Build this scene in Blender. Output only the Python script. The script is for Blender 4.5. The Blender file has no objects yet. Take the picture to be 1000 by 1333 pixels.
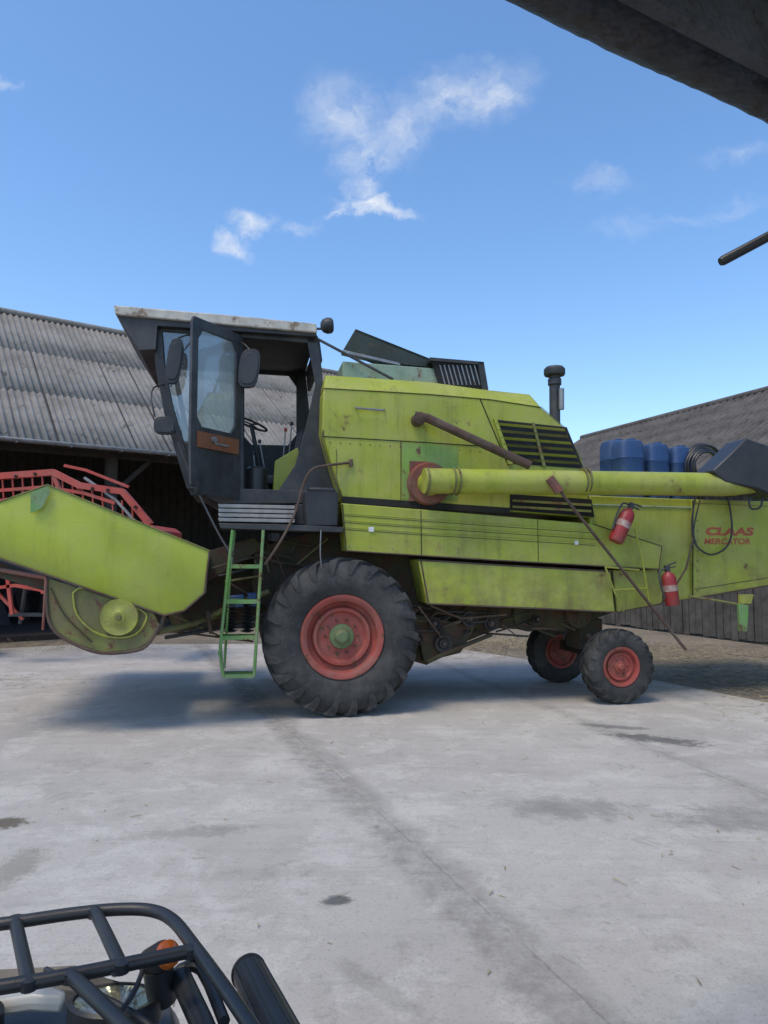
import bpy, bmesh, math, random
from mathutils import Vector, Matrix
random.seed(7)
F=924.0; PITCH=math.radians(3.93); CAM=Vector((0,0,1.6))
# ---------- survey helpers: photo measurements -> real planes of the place ----------
def ray(px,py):
    x=(px-500)/F; y=(666.5-py)/F; c=math.cos(PITCH); s=math.sin(PITCH)
    return Vector((x,c-y*s,s+y*c))
TH=math.radians(11); O=Vector((-0.395,7.35,0)); RI=Matrix.Rotation(-TH,3,'Z'); RM=Matrix.Rotation(TH,3,'Z')
CL=RI@(CAM-O)
def M(px,py,d):
    r=RI@ray(px,py); t=(d-CL.y)/r.y; return CL+r*t
def G(px,py,z=0.0):
    r=ray(px,py); return CAM+r*((z-CAM.z)/r.z)
def W(px,py,Y):
    r=ray(px,py); return CAM+r*(Y/r.y)
def toW(v): return RM@v+O
# ---------- materials ----------
def newmat(name):
    m=bpy.data.materials.new(name); m.use_nodes=True
    nt=m.node_tree; nt.nodes.clear(); return m,nt
def N(nt,t,**k):
    n=nt.nodes.new(t); return n
def noise(nt,vec,scale,detail=4,rough=.6,dist=0):
    n=nt.nodes.new('ShaderNodeTexNoise'); n.inputs['Scale'].default_value=scale
    n.inputs['Detail'].default_value=detail; n.inputs['Roughness'].default_value=rough; n.inputs['Distortion'].default_value=dist
    nt.links.new(vec,n.inputs['Vector']); return n.outputs['Fac']
def ramp(nt,fac,a,b,ca=(0,0,0,1),cb=(1,1,1,1)):
    r=nt.nodes.new('ShaderNodeValToRGB'); e=r.color_ramp.elements
    e[0].position=a; e[1].position=b; e[0].color=ca; e[1].color=cb
    nt.links.new(fac,r.inputs['Fac']); return r.outputs['Color']
def mix(nt,fac,a,b,mode='MIX'):
    n=nt.nodes.new('ShaderNodeMix'); n.data_type='RGBA'; n.blend_type=mode
    for s,v in ((n.inputs[0],fac),(n.inputs[6],a),(n.inputs[7],b)):
        if hasattr(v,'is_linked'): nt.links.new(v,s)
        else: s.default_value=v if not isinstance(v,tuple) else (v if len(v)==4 else (*v,1))
    return n.outputs[2]
def mathn(nt,op,a,b=0.0,clamp=False):
    n=nt.nodes.new('ShaderNodeMath'); n.operation=op; n.use_clamp=clamp
    for i,v in ((0,a),(1,b)):
        if hasattr(v,'is_linked'): nt.links.new(v,n.inputs[i])
        else: n.inputs[i].default_value=v
    return n.outputs[0]
def coords(nt,scale=(1,1,1)):
    tc=nt.nodes.new('ShaderNodeTexCoord'); mp=nt.nodes.new('ShaderNodeMapping')
    mp.inputs['Scale'].default_value=scale; nt.links.new(tc.outputs['Object'],mp.inputs['Vector']); return mp.outputs[0]
def surf(name,base,var=None,scale=4,rust=0,rustcol=(.12,.05,.025),dust=.25,dustcol=(.33,.30,.24),rough=.5,metal=0,bump=.15,streak=.35,bscale=60,spec=.5,grime=0,rscale=6.5):
    m,nt=newmat(name); L=nt.links
    v=coords(nt)
    var=var or tuple(c*.7 for c in base)
    n1=noise(nt,v,scale,3); col=mix(nt,ramp(nt,n1,.35,.68),base,var)
    if streak:
        n2=noise(nt,coords(nt,(9,9,.7)),1.0,4,.7)
        col=mix(nt,mathn(nt,'MULTIPLY',ramp(nt,n2,.5,.72),streak),col,tuple(c*.4 for c in base))
    n3=noise(nt,v,2.3,6,.72)
    dm=mathn(nt,'MULTIPLY',ramp(nt,n3,.42,.66),dust); col=mix(nt,dm,col,dustcol)
    if grime>0:
        tc=nt.nodes.new('ShaderNodeTexCoord'); sp=nt.nodes.new('ShaderNodeSeparateXYZ'); L.new(tc.outputs['Object'],sp.inputs[0])
        mr=nt.nodes.new('ShaderNodeMapRange'); mr.inputs['From Min'].default_value=2.2; mr.inputs['From Max'].default_value=.8; L.new(sp.outputs[2],mr.inputs['Value'])
        gm=mathn(nt,'MULTIPLY',mathn(nt,'MULTIPLY',mr.outputs[0],ramp(nt,noise(nt,v,3.0,6,.75),.40,.66)),grime)
        col=mix(nt,gm,col,(.14,.11,.05))
    if rust>0:
        n4=noise(nt,v,rscale,7,.76,.3); th=.72-.2*rust
        halo=mathn(nt,'MULTIPLY',ramp(nt,n4,th-.07,th+.02),.4); col=mix(nt,halo,col,tuple(c*1.6 for c in rustcol))
        rm=ramp(nt,n4,th,th+.03); col=mix(nt,rm,col,rustcol)
    p=nt.nodes.new('ShaderNodeBsdfPrincipled'); L.new(col,p.inputs['Base Color'])
    L.new(mathn(nt,'ADD',mathn(nt,'MULTIPLY',n3,.35),rough-.15),p.inputs['Roughness'])
    p.inputs['Metallic'].default_value=metal; p.inputs['Specular IOR Level'].default_value=spec
    if bump:
        nb=noise(nt,v,bscale,2); nd=noise(nt,v,1.8,1)
        b=nt.nodes.new('ShaderNodeBump'); b.inputs['Strength'].default_value=bump; b.inputs['Distance'].default_value=.01
        L.new(mathn(nt,'ADD',nb,mathn(nt,'MULTIPLY',nd,9.0)),b.inputs['Height']); L.new(b.outputs[0],p.inputs['Normal'])
    o=nt.nodes.new('ShaderNodeOutputMaterial'); L.new(p.outputs[0],o.inputs[0]); return m
green=surf('green_paint',(.37,.405,.030),(.29,.325,.035),1.3,rust=.36,rscale=3.0,rough=.45,dust=.5,dustcol=(.42,.39,.13),streak=.5,grime=.85,bump=.3)
greenh=surf('green_header_paint',(.41,.47,.035),(.36,.42,.035),1.0,rust=.2,rscale=3.0,rough=.42,dust=.45,dustcol=(.40,.42,.12),streak=.3,grime=.3,bump=.25)
green2=surf('green_paint_dirty',(.20,.22,.04),(.11,.115,.035),3,rust=.7,rough=.65,dust=.7,dustcol=(.18,.15,.08),grime=.7)
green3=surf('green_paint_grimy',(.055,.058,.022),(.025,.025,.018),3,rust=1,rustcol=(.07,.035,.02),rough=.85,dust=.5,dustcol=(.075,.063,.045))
brightgreen=surf('bright_green_paint',(.11,.30,.05),(.10,.23,.06),4,rust=.6,rough=.5,dust=.5)
hubgreen=surf('faded_green_hub',(.13,.19,.07),(.10,.14,.06),9,rust=.6,rough=.65,dust=.6,dustcol=(.17,.16,.11))
patchgreen=surf('touched_up_green',(.22,.36,.05),(.2,.3,.06),4,rust=.6,rough=.5)
teal=surf('pale_green_sheet',(.28,.38,.28),(.2,.28,.18),4,rust=.5,rough=.5)
darkgreen=surf('dark_green_sheet',(.025,.042,.03),(.02,.025,.018),4,rust=.5,rough=.55,dust=.2,dustcol=(.08,.08,.06))
redrim=surf('red_rim_paint',(.36,.062,.045),(.25,.05,.038),5,rust=.7,rough=.65,dust=.6,dustcol=(.25,.14,.105))
redm=surf('red_machine_paint',(.50,.045,.025),(.4,.04,.02),5,rust=.5,rough=.4,dust=.2)
redx=surf('red_cylinder_paint',(.32,.02,.02),(.24,.02,.02),8,rust=.4,rough=.45,dust=.5,dustcol=(.22,.11,.09),bump=.05)
rustm=surf('rusty_steel',(.10,.05,.032),(.055,.035,.025),14,rust=0,rough=.8,dust=.2,bump=.4)
rustred=surf('rust_red_plate',(.22,.05,.03),(.12,.05,.03),8,rough=.7)
black=surf('black_paint',(.02,.02,.022),(.035,.035,.035),5,rough=.5,dust=.35,dustcol=(.13,.125,.115))
vblack=surf('dark_void',(.006,.006,.006),(.01,.01,.01),5,rough=.8,dust=.05,bump=0,streak=0)  # near-black used for painted gap shade, seams, openings and backing sheets
greasy=surf('greasy_black_iron',(.018,.016,.014),(.03,.022,.018),8,rough=.6,dust=.4,dustcol=(.06,.045,.035))
greym=surf('grey_metal',(.30,.31,.32),(.2,.2,.2),8,rust=.5,rough=.45,metal=.5)
rubber=surf('tyre_rubber',(.022,.022,.023),(.035,.033,.03),6,rough=.8,dust=.7,dustcol=(.11,.105,.095),bump=.3)
cream=surf('cream_paint',(.60,.56,.47),(.42,.39,.33),6,rust=.7,rustcol=(.2,.14,.09),rough=.55,dust=.5)
slat=surf('grey_slats',(.42,.41,.38),(.3,.28,.25),8,rust=.5,rough=.6,dust=.5)
woodb=surf('varnished_wood',(.26,.09,.035),(.18,.06,.03),9,rough=.45,dust=.1)
woodg=surf('weathered_wood',(.11,.10,.085),(.06,.052,.045),4,rough=.85,dust=.3,dustcol=(.22,.2,.17),streak=.7,bump=.5)
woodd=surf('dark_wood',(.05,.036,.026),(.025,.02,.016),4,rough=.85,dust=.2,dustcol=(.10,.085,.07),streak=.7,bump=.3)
blue=surf('blue_plastic',(.022,.065,.18),(.022,.055,.14),5,rough=.5,dust=.4,dustcol=(.09,.13,.19),bump=.05)
white=surf('white_enamel',(.75,.75,.72),(.6,.6,.58),9,rough=.4,dust=.15,bump=.03)
paper=surf('worn_paper',(.42,.36,.3),(.3,.08,.07),14,rough=.6,dust=.3,bump=.03)
plast=surf('black_plastic',(.016,.017,.019),(.025,.025,.027),9,rough=.40,dust=.3,dustcol=(.085,.08,.075),bump=.08,bscale=300)
gutterm=surf('dark_sheet_metal',(.010,.011,.013),(.03,.032,.036),5,rough=.6,dust=.85,dustcol=(.085,.09,.10),bump=1.0,bscale=25,rust=.8,rustcol=(.03,.022,.02))  # near-black mottled metal with greyer patches, for gutter and soffit
navy=surf('dark_blue_plastic',(.03,.036,.045),(.04,.045,.055),5,rough=.3,dust=.3,bump=.02,streak=0)
silver=surf('white_plastic_trim',(.55,.55,.53),(.45,.45,.42),7,rough=.3,dust=.3,bump=.03,streak=0)
reflector=surf('headlight_reflector',(.6,.58,.42),(.35,.36,.34),16,rough=.12,metal=.7,dust=.4,dustcol=(.5,.46,.2),bump=.6,bscale=30,streak=0)
orange=surf('orange_lens',(.55,.13,.02),(.4,.08,.01),9,rough=.15,dust=.02,bump=0,streak=0)
lettering_red=surf('red_lettering',(.46,.06,.03),(.36,.07,.03),9,rough=.5,dust=.3,dustcol=(.38,.2,.06),rust=.3,streak=0,bump=0)
asb=surf('asbestos_cement',(.255,.235,.205),(.155,.14,.12),.7,rough=.92,dust=.6,dustcol=(.31,.29,.26),streak=.3,bump=.2,rust=.6,rscale=2.5,rustcol=(.11,.10,.085))
asb2=surf('old_tile_roof',(.135,.12,.105),(.085,.075,.066),1.0,rough=.95,dust=.5,dustcol=(.19,.17,.15),bump=.2,rust=.6,rscale=3,rustcol=(.06,.05,.045),spec=.2)
def glassmat(name,dusty=.12,tint=(.8,.88,.9)):
    m,nt=newmat(name); L=nt.links
    t=N(nt,'ShaderNodeBsdfTransparent'); t.inputs[0].default_value=(*tint,1)
    g=N(nt,'ShaderNodeBsdfGlossy'); g.inputs['Roughness'].default_value=.04
    d=N(nt,'ShaderNodeBsdfDiffuse'); d.inputs[0].default_value=(.45,.47,.45,1)
    a=N(nt,'ShaderNodeMixShader'); a.inputs[0].default_value=.12; L.new(t.outputs[0],a.inputs[1]); L.new(g.outputs[0],a.inputs[2])
    b=N(nt,'ShaderNodeMixShader'); L.new(mathn(nt,'MULTIPLY',ramp(nt,noise(nt,coords(nt),4,5),.15,.8),dusty*2),b.inputs[0])
    L.new(a.outputs[0],b.inputs[1]); L.new(d.outputs[0],b.inputs[2])
    o=N(nt,'ShaderNodeOutputMaterial'); L.new(b.outputs[0],o.inputs[0]); return m
glass=glassmat('dusty_glass',.12,(.9,.95,.96)); glassd=glassmat('very_dusty_glass',.22,(.93,.97,.97)); clear=glassmat('clear_lens',.10,(.95,.95,.93))
mirrorm=surf('mirror_glass',(.6,.65,.7),(.6,.65,.7),3,rough=.2,metal=1,dust=.1,bump=0,streak=0)
# ---------- builder ----------
class B:
    def __init__(s): s.v=[];s.f=[];s.mi=[];s.mats=[]
    def add(s,vs,fs,mat):
        if mat not in s.mats: s.mats.append(mat)
        k=s.mats.index(mat); o=len(s.v); s.v+= [Vector(x) for x in vs]
        for f in fs: s.f.append([i+o for i in f]); s.mi.append(k)
        return s
    def prism(s,pts,off,mat):
        n=len(pts); off=Vector(off); vs=[Vector(p) for p in pts]+[Vector(p)+off for p in pts]
        fs=[list(range(n)),list(range(2*n-1,n-1,-1))]+[[i,i+n,(i+1)%n+n,(i+1)%n] for i in range(n)]
        return s.add(vs,fs,mat)
    def px(s,pts,d0,d1,mat): return s.prism([M(x,y,d0) for x,y in pts],(0,d1-d0,0),mat)
    def box(s,c,size,mat,rot=None):
        c=Vector(c); hx,hy,hz=[q/2 for q in size]; vs=[]
        for x in(-hx,hx):
            for y in(-hy,hy):
                for z in(-hz,hz):
                    p=Vector((x,y,z)); 
                    if rot: p=rot@p
                    vs.append(c+p)
        return s.add(vs,[[0,1,3,2],[4,6,7,5],[0,4,5,1],[2,3,7,6],[0,2,6,4],[1,5,7,3]],mat)
    def tube(s,pts,r,mat,seg=10,smooth=0,flat=1.0):
        pts=[Vector(p) for p in pts]
        if smooth and len(pts)>2:
            q=[];n=len(pts)
            for i in range(n-1):
                p0=pts[max(i-1,0)];p1=pts[i];p2=pts[i+1];p3=pts[min(i+2,n-1)]
                for k in range(smooth):
                    t=k/smooth
                    q.append(.5*((2*p1)+(p2-p0)*t+(2*p0-5*p1+4*p2-p3)*t*t+(3*p1-p0-3*p2+p3)*t**3))
            q.append(pts[-1]); pts=q
        n=len(pts); rs=r if isinstance(r,(list,tuple)) else [r]*n
        if len(rs)!=n: rs=[rs[0]+(rs[-1]-rs[0])*i/(n-1) for i in range(n)]
        vs=[];fs=[];u=None
        for i in range(n):
            if i==0: t=pts[1]-pts[0]
            elif i==n-1: t=pts[-1]-pts[-2]
            else: t=(pts[i+1]-pts[i]).normalized()+(pts[i]-pts[i-1]).normalized()
            t.normalize()
            if u is None:
                u=t.cross(Vector((0,0,1))); 
                if u.length<.05: u=t.cross(Vector((0,1,0)))
            u=(u-t*u.dot(t)).normalized(); w=t.cross(u)
            for k in range(seg):
                a=2*math.pi*(k+.5)/seg; vs.append(pts[i]+(u*math.cos(a)*flat+w*math.sin(a))*rs[i])
        for i in range(n-1):
            for k in range(seg):
                a=i*seg+k;b=i*seg+(k+1)%seg; fs.append([a,b,b+seg,a+seg])
        fs.append(list(range(seg))[::-1]); fs.append(list(range((n-1)*seg,n*seg)))
        return s.add(vs,fs,mat)
    def lathe(s,c,axis,prof,mat,seg=40,cap=(True,True)):
        c=Vector(c);ax=Vector(axis).normalized(); u=ax.cross(Vector((0,0,1)))
        if u.length<.05: u=ax.cross(Vector((1,0,0)))
        u.normalize(); w=ax.cross(u); vs=[];fs=[]
        for a,r in prof:
            for k in range(seg):
                t=2*math.pi*k/seg; vs.append(c+ax*a+(u*math.cos(t)+w*math.sin(t))*max(r,.0005))
        n=len(prof)
        for i in range(n-1):
            for k in range(seg):
                a=i*seg+k;b=i*seg+(k+1)%seg; fs.append([a,b,b+seg,a+seg])
        if cap[0]: fs.append(list(range(seg))[::-1])
        if cap[1]: fs.append(list(range((n-1)*seg,n*seg)))
        return s.add(vs,fs,mat)
    def obj(s,name,parent=None,bevel=0,solid=0,label=None,ang=35):
        me=bpy.data.meshes.new(name); me.from_pydata([tuple(v) for v in s.v],[],s.f)
        for m in s.mats: me.materials.append(m)
        for i,p in enumerate(me.polygons): p.material_index=s.mi[i]; p.use_smooth=True
        bm=bmesh.new(); bm.from_mesh(me); bmesh.ops.recalc_face_normals(bm,faces=bm.faces); bm.to_mesh(me); bm.free()
        try: me.set_sharp_from_angle(angle=math.radians(ang))
        except Exception: pass
        o=bpy.data.objects.new(name,me); bpy.context.scene.collection.objects.link(o)
        if parent: o.parent=parent
        if solid:
            q=o.modifiers.new('s','SOLIDIFY'); q.thickness=solid; q.offset=0
        if bevel:
            q=o.modifiers.new('b','BEVEL'); q.width=bevel; q.segments=2; q.limit_method='ANGLE'; q.angle_limit=math.radians(40)
        if label: o['label']=label
        return o
def top(name,label,cat,loc=(0,0,0),rz=0,group=None):
    e=bpy.data.objects.new(name,None); e.empty_display_size=.3; e.location=loc; e.rotation_euler=(0,0,rz)
    bpy.context.scene.collection.objects.link(e); e['label']=label; e['category']=cat
    if group: e['group']=group
    return e
# =================== COMBINE ===================
H=top('combine_harvester','weathered lime green combine harvester with open cab door on concrete yard','combine harvester',O,TH)
D=.28
b=B()
front=[(421,505),(560,513),(640,520),(705,530),(735,556),(758,598),(772,674),(640,664),(446,652),(430,600),(419,560)]
b.px(front,D,2.45,green)
lo=[(421,505),(560,513),(640,520),(705,530)]; hi=[(424,488),(560,497),(624,506),(690,513)]
pl=[M(x,y,D) for x,y in lo]; ph=[M(x,y,D+.12) for x,y in hi]; k=4
vs=pl+ph+[Vector((p.x,2.45,p.z)) for p in pl]+[Vector((p.x,2.33,p.z)) for p in ph]
fs=[[i,i+1,i+1+k,i+k] for i in range(3)]+[[i+k,i+1+k,i+1+3*k,i+3*k] for i in range(3)]+[[i+3*k,i+1+3*k,i+1+2*k,i+2*k] for i in range(3)]+[[0,k,3*k,2*k],[3,2*k+3,3*k+3,k+3]]
b.add(vs,fs,green)
body=b.obj('body',H,bevel=.02)
b=B()
S=D-.004
def seam(pts,r=.005,mat=vblack,d=None):
    dd=S if d is None else d
    b.tube([M(x,y,dd) for x,y in pts],r,mat,6)
seam([(419,568),(522,574),(650,582)]); seam([(522,574),(522,655)],.004); seam([(625,519),(652,583),(662,606)],.006)
seam([(421,505),(560,513),(640,520),(705,530),(735,556),(757,598)],.004,green2); seam([(438,585),(438,650)],.004,green2)
seam([(421,560),(419,575),(430,610),(446,650)],.006,rustm); seam([(446,651),(560,658),(664,664)],.006,rustm)
for i in range(16): b.lathe(M(430+i*13,576+i*.75,D-.002),(0,-1,0),[(0,.007),(.005,.005)],rustm,6)
b.obj('panel_seam',H)
b=B()
b.px([(524,577),(596,581),(596,652),(524,650)],D-.006,D+.01,patchgreen)
b.px([(534,600),(556,601),(558,653),(533,652)],D-.03,D-.004,rustred)
b.obj('patched_panel',H,label='bright green repainted panel with rust red plate')
b=B()
b.px([(643,546),(738,556),(760,610),(662,603)],D-.008,D+.02,vblack)
b.obj('engine_vent',H)
b=B()
for i in range(6):
    t=i/6; xl=643+19*t+3; xr=735+23*t; yl=549+55*t; yr=558+52*t
    a0=M(xl,yl+1,D-.035);a1=M(xr,yr+0,D-.035);a2=M(xr+1,yr+3.5,D-.008);a3=M(xl+1,yl+4.5,D-.008)
    b.prism([a0,a1,a2,a3],(0,.004,-.004),green2 if i%2 else green)
b.px([(643,545),(647,545),(668,604),(662,604)],D-.03,D,green); b.px([(693,550),(696,550),(711,607),(707,607)],D-.03,D,green2)
b.obj('vent_louvre',H)
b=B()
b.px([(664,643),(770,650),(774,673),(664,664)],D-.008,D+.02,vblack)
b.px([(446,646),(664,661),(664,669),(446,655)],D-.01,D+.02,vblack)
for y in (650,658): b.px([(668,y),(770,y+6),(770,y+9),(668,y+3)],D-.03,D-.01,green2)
b.obj('painted_gap_shade',H)  # black strips painted in for the shade inside the gaps; green bars are slats
b=B()
b.tube([M(463,530,D),M(464,531,D-.05),M(499,534,D-.05),M(500,533,D)],.011,greym,8)
b.obj('grab_handle',H)
b=B(); b.px([(480,686),(487,686),(487,692),(480,692)],.135,.14,white); b.obj('reflector',H)
b=B(); b.px([(748,704),(753,704),(753,709),(748,709)],.135,.14,white); b.obj('reflector',H)
b=B()
b.px([(444,655),(560,664),(772,682),(862,711),(858,741),(640,729),(450,717)],.15,.5,green)
b.obj('side_skirt',H,bevel=.008)
b=B()
for y0,y1 in ((668,690),(677,698),(686,706)):
    b.tube([M(447,y0,.15),M(560,y0+8,.15),M(775,y1+1,.15)],.006,green,6)
    b.tube([M(447,y0+3,.148),M(560,y0+11,.148),M(775,y1+4,.148)],.003,green3,5)
seam([(548,664),(549,722)],.004,vblack,.147); seam([(700,676),(701,731)],.003,vblack,.147)
seam([(450,717),(640,729),(858,741)],.007,rustm,.147); seam([(772,682),(862,711),(858,741)],.006,rustm,.147); seam([(446,656),(451,717)],.006,rustm,.147)
for i in range(14):
    x=455+i*28; b.lathe(M(x,711+(x-455)*.057,.152),(0,-1,0),[(0,.008),(.006,.006)],greym,8)
b.obj('skirt_rib',H)
b=B()
b.px([(544,728),(640,734),(795,743),(801,797),(700,792),(556,786)],.18,.6,green)
b.px([(798,742),(856,741),(864,768),(862,786),(803,797)],.22,.6,green)
b.obj('lower_panel',H,bevel=.012,label='green lower side panel with rusty edges')
b=B()
seam([(544,729),(640,735),(795,744)],.010,rustm,.18); seam([(556,786),(700,792),(801,797)],.008,rustm,.18); seam([(548,730),(558,786)],.009,rustm,.18)
seam([(796,744),(802,796)],.006,vblack,.19); seam([(803,797),(862,786),(864,768),(856,742)],.006,rustm,.22)
b.obj('rusty_edge',H)
b=B()
b.px([(768,645),(902,650),(902,779),(866,784),(858,742),(768,700)],D+.02,2.2,green)
b.px([(902,650),(1090,655),(1100,745),(902,779)],D-.02,2.25,green)
hood=b.obj('straw_hood',H,bevel=.012)
b=B()
seam([(772,657),(900,661)],.010,teal,D+.014); seam([(902,651),(902,778)],.006,vblack,D-.024)
seam([(905,655),(1000,659)],.004,green2,D-.022); seam([(905,767),(1000,752),(1090,738)],.004,rustm,D-.022); seam([(902,779),(1100,745)],.008,rustm,D-.02)
for i in range(9): b.lathe(M(908,665+i*13,D-.022),(0,-1,0),[(0,.008),(.006,.006)],rustm,6)
b.obj('hood_trim',H)
def text(body,px0,px1,py,h,d,shear=.25,off=.02):
    cu=bpy.data.curves.new('t','FONT'); cu.body=body; cu.size=1; cu.shear=shear; cu.offset=off; cu.extrude=.004
    to=bpy.data.objects.new('t',cu); bpy.context.scene.collection.objects.link(to)
    bpy.context.view_layer.update()
    me=bpy.data.meshes.new_from_object(to.evaluated_get(bpy.context.evaluated_depsgraph_get()))
    bpy.data.objects.remove(to)
    xs=[v.co.x for v in me.vertices]; ys=[v.co.y for v in me.vertices]
    A=M(px0,py,d); E=M(px1,py,d); Tt=M(px0,py-h,d)
    sx=(E.x-A.x)/(max(xs)-min(xs)); sz=(Tt.z-A.z)/(max(ys)-min(ys))
    for v in me.vertices:
        x,y,z=v.co; v.co=Vector((A.x+(x-min(xs))*sx, d-z*.2, A.z+(y-min(ys))*sz))
    me.materials.clear(); me.materials.append(lettering_red)
    o=bpy.data.objects.new('lettering',me); bpy.context.scene.collection.objects.link(o); o.parent=H; return o
text('CLAAS',919,982,697,11,D-.0225,.15,.045); text('MERCATOR',917,977,708.5,8,D-.0225,.15,.025)
# --- inner hull
b=B()
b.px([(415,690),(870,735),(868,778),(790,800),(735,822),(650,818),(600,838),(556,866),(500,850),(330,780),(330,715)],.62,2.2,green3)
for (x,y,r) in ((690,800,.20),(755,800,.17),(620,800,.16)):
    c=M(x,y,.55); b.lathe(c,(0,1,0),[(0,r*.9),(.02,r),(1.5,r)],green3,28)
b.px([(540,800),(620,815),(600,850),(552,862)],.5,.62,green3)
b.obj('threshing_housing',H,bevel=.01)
for x,y,r in ((578,838,.10),(566,812,.07),(612,806,.09),(700,806,.05),(640,812,.08),(545,832,.06)):
    b=B(); c=M(x,y,.42); b.lathe(c,(0,1,0),[(0,.02),(0,r*.5),(.02,r*.55),(.0,r*.9),(0,r),(.05,r),(.05,r*.4)],greasy,24)
    b.lathe(c,(0,1,0),[(-.03,.02),(.2,.02)],rustm,10); b.obj('drive_pulley',H)
def rod(pts,r,mt):
    q=B(); q.tube(pts,r,mt,6); q.obj('linkage_rod',H)
rod([M(578,827,.44),M(566,806,.44),M(612,796,.44),M(620,806,.44),M(590,845,.44)],.008,greasy)
rod([M(556,862,.4),M(590,846,.4),M(640,826,.5)],.025,green3); rod([M(545,790,.3),M(575,830,.4)],.012,rustm)
rod([M(560,788,.3),M(600,805,.4),M(660,800,.4)],.012,rustm)
random.seed(21)
for i in range(34):
    x=random.uniform(530,760); y=random.uniform(790,824); x2=x+random.uniform(-70,70); y2=y+random.uniform(-14,18)
    rod([M(x,y,random.uniform(.4,.62)),M(x2,min(y2,842),random.uniform(.4,.62))],random.uniform(.006,.020),random.choice((rustm,greasy,greasy,green3)))
for i in range(18):
    x=random.uniform(330,440); y=random.uniform(700,760)
    rod([M(x,y,random.uniform(.5,.6)),M(x+random.uniform(-50,50),y+random.uniform(-10,40),random.uniform(.5,.6))],random.uniform(.006,.016),random.choice((rustm,green2,black,green3)))
fc=M(447,833,0); fc=Vector((fc.x,0,.815)); rc=Vector((3.13,.07,.415)); 
b=B(); b.box((fc.x,1.4,.80),(.24,2.2,.26),green3); b.obj('axle',H,bevel=.01)
b=B(); b.box((rc.x,.92,.50),(.14,1.25,.12),green3); b.box((rc.x-.05,.9,.72),(.3,.4,.36),green3)
b.tube([(rc.x-.05,.36,.45),(rc.x-.2,.5,.75)],.03,rustm); b.tube([(rc.x-.05,.4,.5),(rc.x-.05,1.4,.5)],.05,greasy)
b.obj('axle',H,bevel=.01)
def lugtyre(b,c,R,Wd,Rr,n,lug,side,mat):
    h=R-lug-Rr
    pr=[(.13,Rr),(.05,Rr+.15*h),(0,Rr+.45*h),(.02,Rr+.75*h),(.1,Rr+.95*h),(.3,Rr+h),(.5,Rr+h+.004)]
    pr=pr+[(1-a,r) for a,r in pr[:-1][::-1]]
    b.lathe(c,(0,side,0),[(a*Wd,r) for a,r in pr],mat,64,(False,False))
    p=2*math.pi/n; kk=p*.95; hw=p*.15
    for sd in (0,1):
        for i in range(n):
            a0=i*p+(p/2 if sd else 0); st=[((.47,R),(.47,R-lug-.03),0,hw),((.24,R-.004),(.24,R-lug-.03),kk*.55,hw),((.03,R-.025),(.12,R-lug-.04),kk,hw*1.25),((-.012,Rr+.80*h),(.05,Rr+.78*h),kk*1.15,hw*1.1),((.0,Rr+.6*h),(.04,Rr+.6*h),kk*1.2,hw*.8)]
            vs=[]
            for (ao,ro),(ai,ri),an,w in st:
                for (aa,rr,dw) in ((ao,ro,-w),(ao,ro,w),(ai,ri,w*1.2),(ai,ri,-w*1.2)):
                    aa=(1-aa if sd else aa)*Wd; t=a0+an+dw
                    vs.append(Vector(c)+Vector((rr*math.cos(t),aa*side,rr*math.sin(t))))
            fs=[[0,1,2,3]]
            for q in range(4):
                for e in range(4):
                    x0=q*4+e;x1=q*4+(e+1)%4; fs.append([x0,x1,x1+4,x0+4])
            fs.append([16,17,18,19]); b.add(vs,fs,mat)
def wheel(c,R,Wd,Rr,n,lug,side,kind):
    b=B(); s=Rr/.44
    b.lathe(c,(0,side,0),[(.04*s,.001),(.04*s,.05*s),(.06*s,.075*s),(.10*s,.085*s),(.11*s,.13*s),(.15*s,.14*s)],hubgreen if kind=='front' else redrim,32)
    nb=10 if kind=='front' else 6
    for i in range(nb):
        t=2*math.pi*i/nb; q=Vector(c)+Vector((math.cos(t)*.18*s,.135*s*side,math.sin(t)*.18*s))
        b.lathe(q,(0,side,0),[(-.02,.014*s),(.03,.014*s)],rustm,6)
    hub=b.obj('wheel',H)
    b=B()
    b.lathe(c,(0,side,0),[(.14*s,.10*s),(.14*s,.25*s),(.10*s,.28*s),(.10*s,.31*s),(.15*s,.33*s),(.13*s,.365*s),(.06*s,.385*s),(.045*s,.405*s),(.035*s,.435*s),(.035*s,.45*s),(.06*s,.46*s),(.1*s,.45*s)],redrim,56,(True,False))
    b.obj('rim',hub)
    b=B(); lugtyre(b,c,R,Wd,Rr,n,lug,side,rubber); b.obj('tyre',hub,ang=28)
wheel((fc.x,0,fc.z),.822,.50,.42,22,.035,1,'front')
wheel((fc.x,2.8,fc.z),.822,.50,.42,22,.035,-1,'front')
wheel((rc.x,.07,rc.z),.418,.28,.215,18,.022,1,'rear')
wheel((rc.x-.06,1.49,rc.z),.418,.28,.215,18,.022,1,'rear')
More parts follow.
